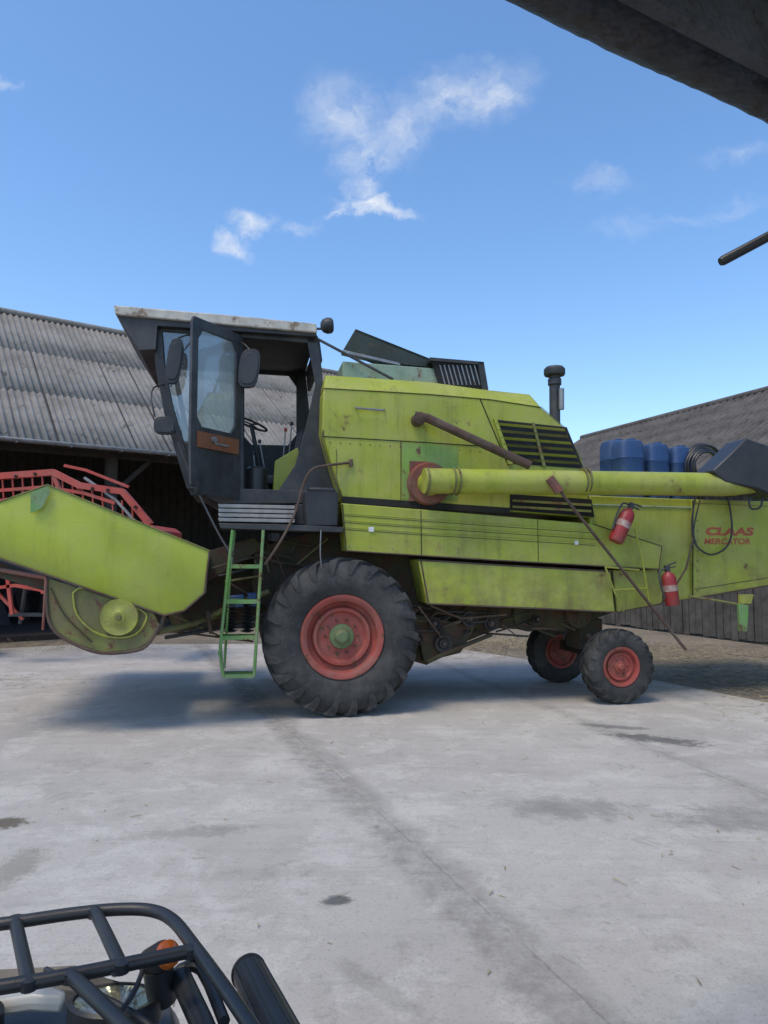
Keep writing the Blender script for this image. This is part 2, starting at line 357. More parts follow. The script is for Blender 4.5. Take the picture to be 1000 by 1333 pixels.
# --- unloading auger
b=B(); da=-.02; a0=M(552,626,da);a1=M(940,631,da)
b.tube([a0,a1],.135,green,28); b.tube([a1,M(958,633,da),M(985,636,da)],[.135,.11,.05],green,20)
for x in (554,588,594,757,762): p=M(x,626.5,da); b.lathe(p,(1,0,0),[(0,.13),(0,.15),(.02,.15),(.02,.13)],green2,28)
b.lathe(a0+Vector((.12,.0,0)),(0,1,0),[(.05,.13),(.3,.14)],green,28)
b.lathe(a0+Vector((.12,.0,0)),(0,1,0),[(.22,.14),(.22,.22),(.25,.24),(.3,.24)],rustred,28)
b.tube([M(575,640,da-.02),M(700,642,da-.02),M(930,646,da-.02)],.006,rustm,6)
b.obj('unloading_auger',H,label='long pale green unloading auger tube')
b=B()
P=[(928,613),(948,594),(972,570),(1012,584),(1012,648),(985,636),(945,628)]
b.px(P,-.16,.2,plast); b.obj('auger_spout',H,bevel=.02,label='black rubber discharge spout')
for pts,rr in (([(985,641,.0),(976,650,.0),(978,662,.0),(990,660,.0),(993,645,.0)],.012),([(905,648,.2),(901,680,.2),(905,708,.2),(925,722,.2),(946,712,.2),(953,690,.2),(950,660,.22),(946,646,.22)],.011),([(912,648,.2),(903,690,.2),(908,712,.2)],.008)):
    b=B(); b.tube([M(*q) for q in pts],rr,black,8,5); b.obj('hose',H)
b=B(); b.tube([M(418,690,.0),M(417,720,.0),M(419,742,.05)],.007,greym,6,3); b.obj('cable',H)
b=B()
b.tube([M(540,541,.16),M(556,544,.14),M(690,606,.0)],.05,rustm,10); b.lathe(M(545,546,.2),(0,1,0),[(-.1,.03),(-.08,.07),(.08,.07)],rustm,16)
b.tube([M(652,592,.1),M(690,606,-.02)],.02,rustm,8)
b.obj('auger_strut',H)
b=B()
b.tube([M(718,624,-.17),M(745,660,-.12),M(893,846,-.05)],.017,rustm,8)
b.tube([M(715,622,-.17),M(728,640,-.17)],.05,rustred,8)
b.obj('support_rod',H)
b=B()
b.tube([M(413,441,.6),M(460,466,.5),M(512,494,.45)],.016,black,8); b.obj('brace_rod',H)
b=B()
b.px([(446,470),(573,480),(575,500),(446,491)],.55,2.2,teal)
b.obj('grain_tank_extension',H,bevel=.01)
b=B()
b.px([(463,428),(576,473),(572,479),(520,474),(446,457)],.65,.69,darkgreen)
b.px([(463,428),(576,473),(574,476),(462,432)],.65,1.5,darkgreen)
b.px([(446,455),(520,472),(522,476),(446,459)],.6,.72,greym)
b.obj('tank_lid',H,bevel=.004,label='dark green tank lid propped open')
b=B()
b.px([(562,467),(628,473),(634,507),(572,500)],.5,.54,vblack)
for i in range(9):
    x=572+i*5.6; b.prism([M(x,475,.49),M(x+1.6,475.3,.49),M(x+8.6,501,.49),M(x+7,501,.49)],(0,.006,0),greym)
b.px([(560,465),(630,471),(630,475),(560,469)],.47,.9,black); b.px([(622,471),(630,471),(636,507),(628,507)],.47,.9,black)
b.obj('radiator_grille',H,label='black framed striped grille')
b=B()
c=M(722,530,1.1); t=M(722,490,1.1)
b.tube([c+Vector((0,0,-.3)),t],.068,black,20)
b.lathe(t,(0,0,1),[(-.12,.07),(-.11,.085),(-.04,.085),(-.02,.07),(.0,.07),(.01,.125),(.03,.135),(.09,.135),(.12,.11),(.13,.02)],black,28)
b.tube([M(731,533,1.0),M(731,506,1.0)],.035,greym,14)
b.obj('air_intake_stack',H)
b=B()
b.lathe(M(427,424,.9),(1,0,0.1),[(-.09,.005),(-.085,.04),(-.06,.075),(-.01,.095),(.04,.09),(.06,.07),(.065,.01)],black,24); b.tube([M(412,428,.9),M(424,428,.9)],.015,black)
b.obj('work_lamp',H)
# =========== CAB ===========
CD=.62; CF=2.15
b=B()
b.px([(197,414),(413,435),(413,447),(197,430)],CD,CD+.05,black)
b.px([(197,414),(210,416),(214,470),(226,530),(252,618),(252,640),(243,636),(214,540),(203,480)],CD,CD+.06,black)
b.px([(304,425),(316,427),(318,650),(306,650)],CD,CD+.06,black)
b.px([(398,436),(414,437),(420,488),(424,560),(442,640),(355,650),(384,606),(397,560),(411,500)],CD,CD+.05,black)
b.px([(236,575),(306,578),(306,650),(248,645)],CD+.01,CD+.05,black)
b.px([(246,634),(445,640),(446,655),(285,656)],CD-.02,CF,black)
b.px([(412,440),(416,440),(420,470),(415,470)],CD+.05,CF,black)
b.px([(415,540),(421,540),(442,640),(436,640)],CD+.05,CF,black)
b.px([(226,535),(232,535),(254,640),(246,640)],CD+.06,CF,black)
def far(pts,mat=black,th=.04):
    b.prism([M(x,y,CD)+Vector((0,CF-CD-th,0)) for x,y in pts],(0,th,0),mat)
far([(197,414),(413,435),(413,447),(197,432)]); far([(205,432),(213,432),(250,620),(242,620)])
far([(302,427),(318,428),(318,640),(304,640)]); far([(398,440),(412,440),(424,560),(440,640),(398,640)])
far([(228,548),(424,553),(440,640),(246,640)])
far([(318,440),(330,442),(318,455)]); far([(398,445),(398,462),(386,445)]); far([(318,552),(318,538),(330,552)]); far([(398,552),(398,536),(385,552)])
b.obj('cab_frame',H,bevel=.008)
b=B()
b.px([(148,397),(290,409),(412,421),(413,433),(290,422),(150,409)],.5,2.28,cream)
b.obj('cab_roof',H,bevel=.012,label='cream cab roof rim with dirt and chipped paint')
b=B()
b.px([(151,409),(205,415),(412,434),(412,438),(205,424),(203,455),(181,456)],.54,2.24,black)
b.obj('cab_visor',H,bevel=.006)
b=B()
b.px([(212,430),(305,438),(306,578),(238,574),(226,530),(216,480)],CD+.02,CD+.026,glass)
w0=M(204,450,CD);w1=M(229,545,CD)
b.add([w0+Vector((0,.06,0)),w1+Vector((0,.06,0)),w1+Vector((0,CF-CD-.05,0)),w0+Vector((0,CF-CD-.05,0))],[[0,1,2,3]],glass)
w0=M(415,470,CD);w1=M(419,540,CD)
b.add([w0+Vector((0,.06,0)),w1+Vector((0,.06,0)),w1+Vector((0,CF-CD-.05,0)),w0+Vector((0,CF-CD-.05,0))],[[0,1,2,3]],glass)
b.obj('cab_window',H)
hz=M(311,650,CD-.01).z; ht=M(311,437,CD-.01).z; hp=M(311,500,CD-.01)
ang=math.radians(240.5-11)
dv=Vector((math.cos(ang),math.sin(ang),0)); dl=.75
def Dp(s,z): return Vector((hp.x,hp.y,0))+dv*(s*dl)+Vector((0,0,hz+(ht-hz)*z))
nv=Vector((-dv.y,dv.x,0))
b=B()
def strip(pts): b.prism([Dp(s,z) for s,z in pts],nv*.035,black)
strip([(0,0),(.11,0),(.11,1),(0,1)]); strip([(.88,.05),(.97,.05),(1,.3),(1,.97),(.97,1),(.88,1)])
strip([(.11,.94),(.88,.94),(.88,1),(.11,1)]); strip([(.11,0),(.85,0),(.88,.02),(.88,.385),(.11,.385)])
strip([(.11,.88),(.2,.94),(.11,.94)]); strip([(.88,.88),(.88,.94),(.79,.94)]); strip([(.11,.385),(.2,.385),(.11,.44)]); strip([(.88,.385),(.88,.44),(.79,.385)])
door=b.obj('door',H,bevel=.006,label='black cab door swung open')
b=B(); b.prism([Dp(s,z)+nv*.012 for s,z in [(.09,.38),(.9,.38),(.9,.95),(.09,.95)]],nv*.008,glassd); b.obj('door_glass',door)
b=B(); 
fr=-.02 if nv.y>0 else .035
b.prism([Dp(s,z)+nv*fr for s,z in [(.06,.265),(.88,.265),(.88,.355),(.06,.355)]],nv*.02,woodb); b.obj('wooden_panel',door)
b=B(); fr2=-.05 if nv.y>0 else .06
b.tube([Dp(.3,.30)+nv*fr2,Dp(.55,.30)+nv*fr2,Dp(.6,.325)+nv*fr2],.014,greym,8); b.lathe(Dp(.6,.32)+nv*(fr2),nv,[(-.03,.03),(.03,.03)],greym,14); b.obj('door_handle',door)
def mirror(x0,y0,x1,y1,d,arm,lean=0):
    b=B(); cx,cy=(x0+x1)/2,(y0+y1)/2; rx,ry=(x1-x0)/2,(y1-y0)/2
    def oval(k): 
        o=[]
        for i in range(20):
            t=2*math.pi*i/20; c_,s_=math.cos(t),math.sin(t); q=(abs(c_)**3.4+abs(s_)**3.4)**(-1/3.4); o.append((cx+rx*k*c_*q-lean*s_*q,cy+ry*k*s_*q))
        return o
    b.px(oval(1),d,d+.06,plast); b.px(oval(.82),d-.015,d,plast); b.px(oval(.85),d+.062,d+.068,mirrorm)
    b.tube([M(x,y,dd) for x,y,dd in arm],.01,black,8,4); b.obj('mirror',H,bevel=.008)
mirror(217,440,237,499,.35,[(232,440,.38),(245,436,.5),(250,440,.62)],4)
mirror(311,454,338,504,.40,[(325,455,.42),(318,448,.5),(312,445,.6)],3)
mirror(200,542,230,565,.3,[(202,543,.33),(197,520,.35),(200,505,.5),(214,500,.6)])
b=B()
b.box(M(360,628,1.3),(.5,.5,.12),black); b.box(M(388,590,1.3)+Vector((0,0,0)),(.10,.5,.5),black,Matrix.Rotation(.2,3,'Y'))
b.obj('driver_seat',H,bevel=.03)
b=B(); b.px([(358,600),(388,582),(392,600),(375,640),(355,640)],.95,1.0,green); b.obj('seat_side_panel',H,bevel=.01)
b=B()
c=M(327,552,1.35); b.tube([M(345,640,1.35),c],.025,black); 
R=.2; ax=Vector((.35,0,.94)); u=ax.cross(Vector((0,1,0))).normalized(); w=Vector((0,1,0))
ringp=[c+(u*math.cos(t)+w*math.sin(t))*R for t in [i*2*math.pi/28 for i in range(29)]]
b.tube(ringp,.014,black,8)
for t in (0,2.1,4.2): b.tube([c,c+(u*math.cos(t)+w*math.sin(t))*R],.01,black,6)
b.obj('steering_wheel',H)
for x,y,x2,y2 in ((350,640,338,575),(365,640,372,560),(372,640,380,552),(335,640,330,590)):
    b=B(); b.tube([M(x,y,1.1),M(x2,y2,1.1)],.008,greym,6); b.lathe(M(x2,y2,1.1),(0,0,1),[(-.02,.005),(-.01,.02),(.02,.02),(.03,.005)],redm if x==365 else black,12); b.obj('control_lever',H)
b=B(); b.lathe(M(334,642,.9),(0,0,1),[(0,.10),(.02,.12),(.27,.12),(.3,.09),(.31,.02)],plast,24); b.obj('bucket',H)
b=B()
for i in range(4): b.px([(284,656+i*6),(384,658+i*6),(384,662.6+i*6),(285,660.6+i*6)],.38,.6,slat)
b.obj('slatted_step_panel',H,bevel=.004)
b=B()
b.px([(285,681),(384,683),(447,686),(447,693),(384,691),(287,688)],.02,.8,black); b.px([(384,656),(446,660),(446,684),(384,682)],.45,.8,black)
b.obj('platform',H,bevel=.005)
b=B()
b.px([(396,641),(402,637),(436,638),(441,642),(440,685),(399,685)],.05,.38,plast); b.px([(402,634),(436,635),(438,640),(400,639)],.04,.4,plast); b.obj('battery_box',H,bevel=.015)
b=B()
b.tube([M(345,735,0),M(365,705,0),M(384,668,0),M(396,628,.02),(M(407,611,.05)),M(425,606,.15),M(457,602,.27)],.014,rustm,8,5)
b.tube([M(457,598,.26),M(457,607,.26)],.02,rustm)
b.obj('handrail',H)
b=B(); b.tube([M(232,575,.3),M(258,640,.25),M(285,695,.1),M(303,724,0)],.012,black,8,4); b.obj('handrail',H)
# ladder
b=B(); dl_=-.08
b.tube([M(303,690,dl_),M(297,745,dl_),M(287,840,dl_),M(288,862,dl_),M(291,880,dl_)],.017,brightgreen,6); b.tube([M(343,690,dl_),M(337,780,dl_),M(331,880,dl_)],.017,brightgreen,6)
b.tube([M(306,690,dl_+.3),M(300,745,dl_+.3),M(292,870,dl_+.25)],.014,brightgreen,6)
for y,xl,xr in ((735,298,340),(781,294,337),(828,289,334),(878,290,331)):
    b.prism([M(xl,y,dl_),M(xr,y,dl_),M(xr,y+5,dl_),M(xl,y+5,dl_)],(0,.22,0),brightgreen)
b.tube([M(291,828,dl_),M(285,850,dl_-.02),M(290,866,dl_)],.012,brightgreen,6)
b.obj('ladder',H,bevel=.002,label='bright green boarding ladder')
for pts,mt in (([(826,688,.05),(835,722,.05),(846,786,.1)],green),([(788,738,.08),(800,770,.08),(812,796,.15)],green),([(788,738,.08),(832,742,.08)],green),([(800,768,.08),(842,766,.08)],green),([(860,786,.1),(880,762,.1),(893,740,.1),(903,700,.2)],rustm)):
    b=B(); b.tube([M(*q) for q in pts],.011,mt,8); b.obj('rear_rail',H)
b=B()
b.tube([M(896,776,.1),M(935,782,.05),M(974,789,0)],.014,green2,8); b.px([(962,786),(975,788),(973,822),(964,822)],-.02,.02,brightgreen); b.px([(964,774),(982,774),(978,786),(964,786)],-.01,.03,green)
b.obj('tow_bracket',H,bevel=.004)
# =========== HEADER ===========
P3=lambda q:M(*q)
b=B()
vs=[P3(q) for q in [(-70,668,-.40),(0,653,-.40),(62,631,-.40),(273,717,-.40),(266,772,-.40),(240,795,-.38),(214,801,-.37),(0,727,-.37),(-70,706,-.37),(-70,690,-.44),(0,692,-.44),(150,735,-.435)]]
tb=[v+Vector((0,.14,.0)) for v in vs[:4]]
b.add(vs+tb,[[0,1,10,9],[1,2,11,10],[2,3,4,11],[9,10,7,8],[10,11,6,7],[11,4,5,6],[0,12,13,1],[1,13,14,2],[2,14,15,3]],greenh)
hd=b.obj('crop_divider',H,solid=.012,bevel=.004,ang=20,label='bright lime folded header side panel')
b=B()
b.px([(40,641),(61,633),(66,640),(54,662),(40,668)],-.455,-.45,brightgreen)
b.obj('touched_up_paint',hd)
b=B()
b.tube([P3(q) for q in [(-70,706,-.38),(0,727,-.38),(214,801,-.38),(240,795,-.39),(266,772,-.41),(273,717,-.41)]],.009,rustm,6)
b.tube([P3(q) for q in [(-70,668,-.41),(0,653,-.41),(62,631,-.41),(273,717,-.41)]],.007,green2,6)
b.obj('divider_edge',hd)
b=B()
b.px([(205,700),(272,717),(268,772),(214,800),(190,790)],-.28,-.2,green2)
b.px([(62,752),(200,797),(207,812),(196,835),(178,847),(132,850),(96,838),(70,822),(60,800)],-.34,-.30,green2)
b.px([(72,758),(195,800),(200,812),(176,843),(134,846),(100,834),(76,820),(66,798)],-.30,3.1,green3)
b.px([(-60,712),(0,732),(62,754),(60,770),(-60,735)],-.30,3.1,green3)
b.px([(205,705),(268,722),(262,772),(214,796)],-.2,3.1,green3)
hh=b.obj('header_trough',H,bevel=.01,label='rust edged dirty green header end')
b=B()
c=M(156,803,-.35)
b.lathe(c,(0,1,0),[(-.06,.001),(-.06,.05),(-.045,.07),(-.04,.14),(-.045,.165),(-.02,.17),(-.01,.15),(.0,.17),(.01,.17)],green,32)
b.lathe(c,(0,1,0),[(-.08,.001),(-.08,.022),(-.06,.028)],green2,14)
b.obj('belt_pulley',H)
b=B()
b.tube([M(x,y,-.35) for x,y in [(60,755),(62,800),(72,822),(96,838),(132,850),(178,847),(196,835),(208,812)]],.016,rustm,8,3)
b.tube([M(x,y,-.36) for x,y in [(95,772),(108,765),(140,775),(185,795),(190,808),(176,826),(150,830),(122,822),(100,800),(95,772)]],.010,green,6,3)
b.tube([M(214,800,-.3),M(208,818,-.3),M(190,836,-.3)],.02,rustm); b.tube([M(205,823,-.2),M(250,812,.2),M(288,800,.5)],.03,green2)
b.tube([M(-40,735,-.3),M(60,752,-.35)],.02,rustred); b.tube([M(60,752,-.36),M(56,820,-.35)],.012,rustred)
b.tube([M(66,765,-.36),M(84,800,-.36),M(120,836,-.36)],.008,green3,6,3)
b.obj('header_edge_rod',H)
b=B()
b.px([(205,765),(262,725),(330,700),(420,715),(405,775),(300,815),(225,822)],.95,2.0,green3)
b.px([(340,718),(420,712),(440,735),(380,755),(335,790),(328,760)],.7,.9,green2)
b.px([(262,720),(330,700),(345,712),(268,760)],.55,.95,green3)
b.tube([M(270,804,.3),M(300,790,.3),M(350,770,.4)],.03,green2); b.tube([M(215,830,.2),M(285,818,.5),M(345,800,.6)],.02,black)
b.tube([M(270,795,.2),M(275,825,.2)],.02,rustm)
for x0,y0,x1,y1 in ((210,820,330,835),(225,800,290,830),(250,822,300,790),(300,760,350,790),(275,740,330,725),(285,750,345,735)): b.tube([M(x0,y0,.3),M(x1,y1,.5)],.012,random.choice((rustm,black,green2)),6)
b.obj('feeder_house',H,bevel=.01)
b=B()
for i in range(9):
    for xx in (300,322):
        b.lathe(M(xx,786+i*4.4,.25),(0,0,1),[(-.015,.03),(0,.075),(.015,.03)],black,14)
b.obj('spring_coil',H)
b=B(); b.px([(296,776),(318,774),(318,790),(296,792)],.2,.35,blue); b.px([(322,772),(334,772),(334,790),(322,790)],.22,.35,blue)
o=b.obj('hydraulic_block',H,bevel=.01)
# =========== things on the machine ===========
def extinguisher(px,py,d,tilt,lab,s=1.0):
    e=top('fire_extinguisher',lab,'fire extinguisher',toW(M(px,py,d)),TH,'fire extinguishers hung on the harvester'); e.rotation_euler=(0,tilt,TH)
    b=B(); r=.085*s;h=.42*s
    b.lathe((0,0,0),(0,0,1),[(0,.001),(0,r*.9),(.02,r),(h*.78,r),(h*.9,r*.8),(h*.97,r*.35),(h,r*.3)],redx,28); b.obj('body',e)
    b=B(); b.lathe((0,0,0),(0,0,1),[(h*.42,r+.001),(h*.42,r+.003),(h*.60,r+.003),(h*.60,r+.001)],paper,28,(False,False)); b.obj('paper_label',e)
    b=B(); b.box((0,0,h+.03),(.05,.05,.07),black); b.box((.05,0,h+.07),(.14,.025,.015),black,Matrix.Rotation(-.2,3,'Y')); b.box((.045,0,h+.035),(.12,.025,.012),black); b.obj('valve_handle',e,bevel=.003)
    b=B(); b.tube([(-.02,0,h+.03),(-.11,-.01,h),(-.12,-.02,h*.6),(-.10,-.03,h*.25)],.011,black,8,5); b.obj('hose',e)
extinguisher(801,705,-.02,math.radians(27),'tilted red fire extinguisher strapped to green side panel')
extinguisher(876,788,-.05,math.radians(-8),'upright red fire extinguisher hung below straw hood',.92)
zd=M(830,645,D+.02).z
for i,(x,r,d) in enumerate(((800,.19,1.75),(816,.19,1.05),(851,.17,1.1),(882,.165,1.1))):
    tp=M(x,572 if i<2 else 577+(i-2)*4,d); h=tp.z-zd; loc=toW(Vector((tp.x,d,zd)))
    e=top('plastic_drum','blue plastic drum standing on harvester rear deck','drum',loc,TH,'blue drums on the rear deck')
    b=B(); prof=[(0,.9),(.02,.97),(.3,1),(.32,1.03),(.34,1),(.66,1),(.68,1.03),(.70,1),(.88,.98),(.95,.88),(.97,.7)]
    vs=[];fs=[];sg=32
    for z,q in prof:
        for kx in range(sg):
            t=2*math.pi*kx/sg; cx,sx=math.cos(t),math.sin(t); sq=(abs(cx)**4+abs(sx)**4)**-.25
            vs.append((cx*sq*r*q*.93,sx*sq*r*q*.93,z*h))
    for j in range(len(prof)-1):
        for kx in range(sg): a=j*sg+kx;a2=j*sg+(kx+1)%sg; fs.append([a,a2,a2+sg,a+sg])
    fs.append(list(range(sg))); fs.append(list(range((len(prof)-1)*sg,len(prof)*sg))); b.add(vs,fs,blue); b.obj('barrel',e)
    b=B(); b.lathe((r*.3,0,h*.97),(0,0,1),[(0,.05),(.03,.05),(.035,.04)],blue,18); b.obj('screw_cap',e)
c=M(918,604,.9); hc=top('hose_coil','coiled black rubber hose lying on harvester rear deck','hose',toW(Vector((c.x,.9,zd))),TH)
b=B(); zc=c.z-zd; random.seed(4)
for k in range(9):
    R=.17+.012*k; ph=random.uniform(-.05,.05); b.tube([(R*math.cos(t)*1.1+ph,.022*k-.09,zc-.02+R*1.05*math.sin(t)+ph*.5) for t in [i*2*math.pi/24 for i in range(25)]],.016,plast,8)
b.tube([(.0,0,0),(.05,0,zc-.2)],.02,black); b.tube([(-.15,0,0),(-.12,0,zc-.15)],.02,black)
b.tube([(.2,0,zc+.05),(.32,0,zc-.05),(.36,.0,zc-.25)],.016,black,8,5)
b.obj('loops',hc)
# =========== LEFT BARN ===========
e1=Vector((.804,.595,0)).normalized(); n1=Vector((-e1.y,e1.x,0)); p0=Vector((-7.6,14.3,0))
def hitz(px,py,base,nn,w):
    r=ray(px,py); t=(w-(CAM-base).dot(nn))/r.dot(nn); return (CAM+r*t).z
ez=hitz(110,578,p0,n1,-.6); rz=hitz(200,443,p0,n1,4.6)
BN=top('barn','long open barn with corrugated grey cement roof','barn',p0,math.atan2(e1.y,e1.x))
def corr(b,x0,x1,ya,za,yb,zb,pitch,amp,rows,mat,seg=6,step=.008,jg=.003):
    n=int((x1-x0)/pitch*seg); sl=Vector((0,yb-ya,zb-za)); nrm=Vector((0,-(zb-za),(yb-ya))).normalized()
    for r in range(rows):
        vs=[];fs=[]
        A=Vector((0,ya,za))+sl*(r/rows)-sl.normalized()*.08; C=Vector((0,ya,za))+sl*((r+1)/rows)
        for i in range(n+1):
            x=x0+(x1-x0)*i/n; sh=int((x-x0)/1.1); jog=jg*math.sin(sh*12.9+r*3.1)
            a=amp*math.sin(2*math.pi*i/seg)
            vs.append(Vector((x,0,0))+A+nrm*(a+step+jog)+sl.normalized()*jog*4); vs.append(Vector((x,0,0))+C+nrm*(a+jog))
        for i in range(n): fs.append([2*i,2*i+2,2*i+3,2*i+1])
        b.add(vs,fs,mat)
b=B(); corr(b,-7,14,-.6,ez,4.6,rz,.145,.026,3,asb,8,.008,.0); corr(b,-7,14,9.8,ez,4.6,rz,.165,.027,3,asb,4)
for i in range(60):
    x=-7+i*.35; b.tube([(x,4.6,rz+.04),(x+.36,4.6,rz+.045)],.08,asb,8)
b.obj('roof',BN,solid=.008,ang=60)
b=B(); gp=[(.08*math.cos(t),.08*math.sin(t)) for t in [math.pi+i*math.pi/8 for i in range(9)]]
vs=[];fs=[]
for i,x in enumerate((-7,14)):
    for y,z in gp: vs.append((x,-.68+y,ez-.02+z))
for k in range(8): fs.append([k,k+1,k+10,k+9])
b.add(vs,fs,greym)
for i in range(22): b.box((-7+i,-.68,ez-.10),(.03,.2,.02),greym)
b.obj('gutter',BN,solid=.006)
for i in range(6):
    b=B(); b.box((-6+i*4,0,(ez)/2),(.22,.22,ez),woodd); b.tube([(-6+i*4,0,ez-1),(-5.1+i*4,0,ez-.1)],.07,woodd,4); b.obj('post',BN,bevel=.01)
b=B(); b.box((3.5,0,ez-.05),(21,.2,.24),woodd); b.box((3.5,-.45,ez-.02),(21,.06,.16),woodd)
for i in range(28): b.tube([(-7+i*.78,-.55,ez-.02),(-7+i*.78,4.6,rz-.08)],.06,woodd,4)
b.obj('roof_timber',BN)
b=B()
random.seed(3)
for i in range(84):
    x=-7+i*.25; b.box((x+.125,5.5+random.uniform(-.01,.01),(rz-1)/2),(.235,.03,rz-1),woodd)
b.box((3.5,5.56,(rz-1)/2),(21,.04,rz-1.02),vblack)  # black sheet added behind the planks to stop sky showing through gaps
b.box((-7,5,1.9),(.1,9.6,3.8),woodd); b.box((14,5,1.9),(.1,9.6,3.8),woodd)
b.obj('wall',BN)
b=B(); b.box((3.5,2.6,-.0),(21,5.6,.24),woodd); b.obj('plinth',BN,bevel=.02)
b=B(); random.seed(11)
for i in range(44):
    x=-2+i*.26; b.box((x,3.2+random.uniform(-.9,.6),random.uniform(.3,1.4)),(random.uniform(.05,.5),random.uniform(.05,.5),random.uniform(.4,2.2)),random.choice((woodd,woodg,black)),Matrix.Rotation(random.uniform(-.4,.4),3,'Y'))
b.obj('stored_lumber',BN,label='jumbled boards and lumber stored in the shade')
# =========== RIGHT BARN ===========
e2=Vector((-.36,.93,0)).normalized(); q2=Vector((e2.y,-e2.x,0)); p2=Vector((7.3,13.7,0))
rz2=hitz(900,534,p2,q2,5.0); ez2=3.1
B2=top('storage_barn','long plank walled barn with old grey roof','barn',p2,math.atan2(e2.y,e2.x))
b=B(); corr(b,-9,12.2,.4,ez2,-5.0,rz2,.24,.045,7,asb2,8,.03,.008); corr(b,-9,12.2,-10.4,ez2,-5.0,rz2,.24,.028,4,asb2,4)
b.tube([(-9,-5,rz2+.03),(12.2,-5,rz2+.03)],.09,asb2,8)
b.obj('roof',B2,solid=.008,ang=60)
b=B()
for i in range(115):
    x=-9+i*.185; b.box((x+.09,random.uniform(-.012,.012),ez2/2-.02+random.uniform(-.03,.03)),(.165,.03,ez2-.1),woodg)
b.box((1.6,-.06,.5),(21,.06,.12),woodd); b.box((1.6,-.06,2.4),(21,.06,.12),woodd); b.box((1.6,-.14,ez2/2-.1),(21,.02,ez2-.3),vblack)
b.box((-9,-5,1.6),(.1,9.9,3.2),woodg); b.box((12.1,-5,1.6),(.1,9.9,3.2),woodg)
b.obj('wall',B2)
# =========== RED LOADER TRACTOR ===========
TO=Vector((-7.9,11.8,0))
TR=top('tractor','red tractor with raised front loader arms beside barn','tractor',TO)
def WL(px,py,Y): return W(px,py,Y)-TO
b=B()
for Y in (11.0,12.1):
    b.tube([WL(-160,640,Y),WL(0,620,Y),WL(70,615,Y),WL(104,632,Y),WL(160,640,Y),WL(196,683,Y)],.07,redm,4)
    b.tube([WL(-20,640,Y),WL(60,634,Y),WL(110,642,Y),WL(150,655,Y)],.035,redm,4); b.tube([WL(70,617,Y),WL(84,655,Y),WL(130,668,Y)],.045,redm,4)
    b.tube([WL(110,622,Y),WL(150,650,Y),WL(190,694,Y)],.025,greym,8); b.tube([WL(84,606,Y),WL(112,612,Y),WL(168,634,Y)],.03,redm,4)
    b.tube([WL(-60,660,Y),WL(10,650,Y),WL(90,664,Y),WL(170,690,Y)],.03,redm,4)
    for i in range(16):
        x=-10+i*13; y0=618+max(0,(x-80))*.42; b.tube([WL(x,y0,Y),WL(x+2,y0+30,Y)],.016,redm,6)
    for x,y in ((20,620),(45,617),(120,636),(140,638),(176,660)): b.lathe(WL(x,y,Y-.075),(0,1,0),[(0,.025),(.02,.025)],vblack,10)
for x,y,r in ((104,634,.06),(160,642,.05),(84,655,.04),(30,640,.03),(60,616,.03)): b.tube([WL(x,y,11.0),WL(x,y,12.1)],r,redm,8)
b.obj('loader_arm',TR,label='red raised loader arm')
b=B()
b.tube([WL(-60,742,11),WL(5,736,11),WL(50,752,11),WL(58,772,11)],.05,redm,4); b.tube([WL(-40,770,11),WL(20,762,11),WL(54,768,11)],.035,redm,4)
b.tube([WL(8,735,11),WL(16,800,11)],.035,redm,4); b.tube([WL(36,745,11.3),WL(26,812,11.3)],.03,black,8); b.tube([WL(-5,770,11.2),WL(30,806,11.2)],.03,redm,4); b.tube([WL(12,800,11.2),WL(60,800,11.2)],.04,black,4)
b.obj('lower_linkage',TR,label='red lower linkage bars')
b=B(); 
b.prism([WL(196,683,10.9),WL(206,690,10.9),WL(200,770,10.9),WL(188,770,10.9)],(0,1.3,0),redm); b.obj('loader_carriage',TR,bevel=.01)
b=B(); b.box((-.2,.0,1.35),(1.9,.65,.5),redm); b.box((.77,0,1.32),(.04,.6,.46),black); b.box((-.6,0,.85),(2.6,.45,.4),black); b.box((.9,0,.9),(.5,.7,.12),redm); b.box((1.2,-.2,1.0),(.7,.08,.25),redm); b.obj('bonnet',TR,bevel=.04)
b=B(); b.box((-1.9,0,2.4),(1.2,1.3,.08),redm)
for sx in (-2.4,-1.4):
    for sy in (-.58,.58): b.box((sx,sy,1.75),(.06,.06,1.3),black)
b.box((-1.9,0,1.0),(1.1,1.0,.35),redm); b.obj('cab',TR,bevel=.01)
def simplewheel(x,y,R,Wd,side):
    b=B(); lugtyre(b,(x,y,R),R,Wd,R*.52,18,.03,side,rubber); b.lathe((x,y,R),(0,side,0),[(.08,.01),(.08,R*.3),(.03,R*.5),(.06,R*.53)],redm,28,(True,False)); b.obj('wheel',TR)
for s in (-1,1):
    simplewheel(.0,.62*s,.42,.26,-s); simplewheel(-2.0,.95*s,.72,.4,-s)
# =========== NEAR CANOPY ===========
q0=Vector((.158,1.2,0)); q1=Vector((.898,1.6,0)); ed=(q1-q0).normalized(); en=Vector((ed.y,-ed.x,0)); q0=q0-en*.022
CN=top('shed_canopy','dark metal shed eave with round gutter overhead','shed',q0,math.atan2(ed.y,ed.x))
b=B(); zg=2.6
vs=[];fs=[];K=12; NX=320
for i in range(NX+1):
    x=-3+i*.025; rr=.085+.0035*math.sin(i*.21)*math.sin(i*.047)+random.uniform(-.0012,.0012)
    for k in range(K+1):
        t=math.pi+k*math.pi/K; vs.append((x,-.085+rr*math.cos(t),zg+.085+rr*math.sin(t)+.004*math.sin(i*.13)))
for i in range(NX):
    for k in range(K): a=i*(K+1)+k; fs.append([a,a+1,a+K+2,a+K+1])
b.add(vs,fs,gutterm); b.obj('gutter',CN,solid=.004)
b=B(); b.box((1,-.2,zg+.05),(8,.03,.2),gutterm)
corr(b,-3,5,-3.4,zg+.7,-.17,zg+.08,.17,.02,2,gutterm)
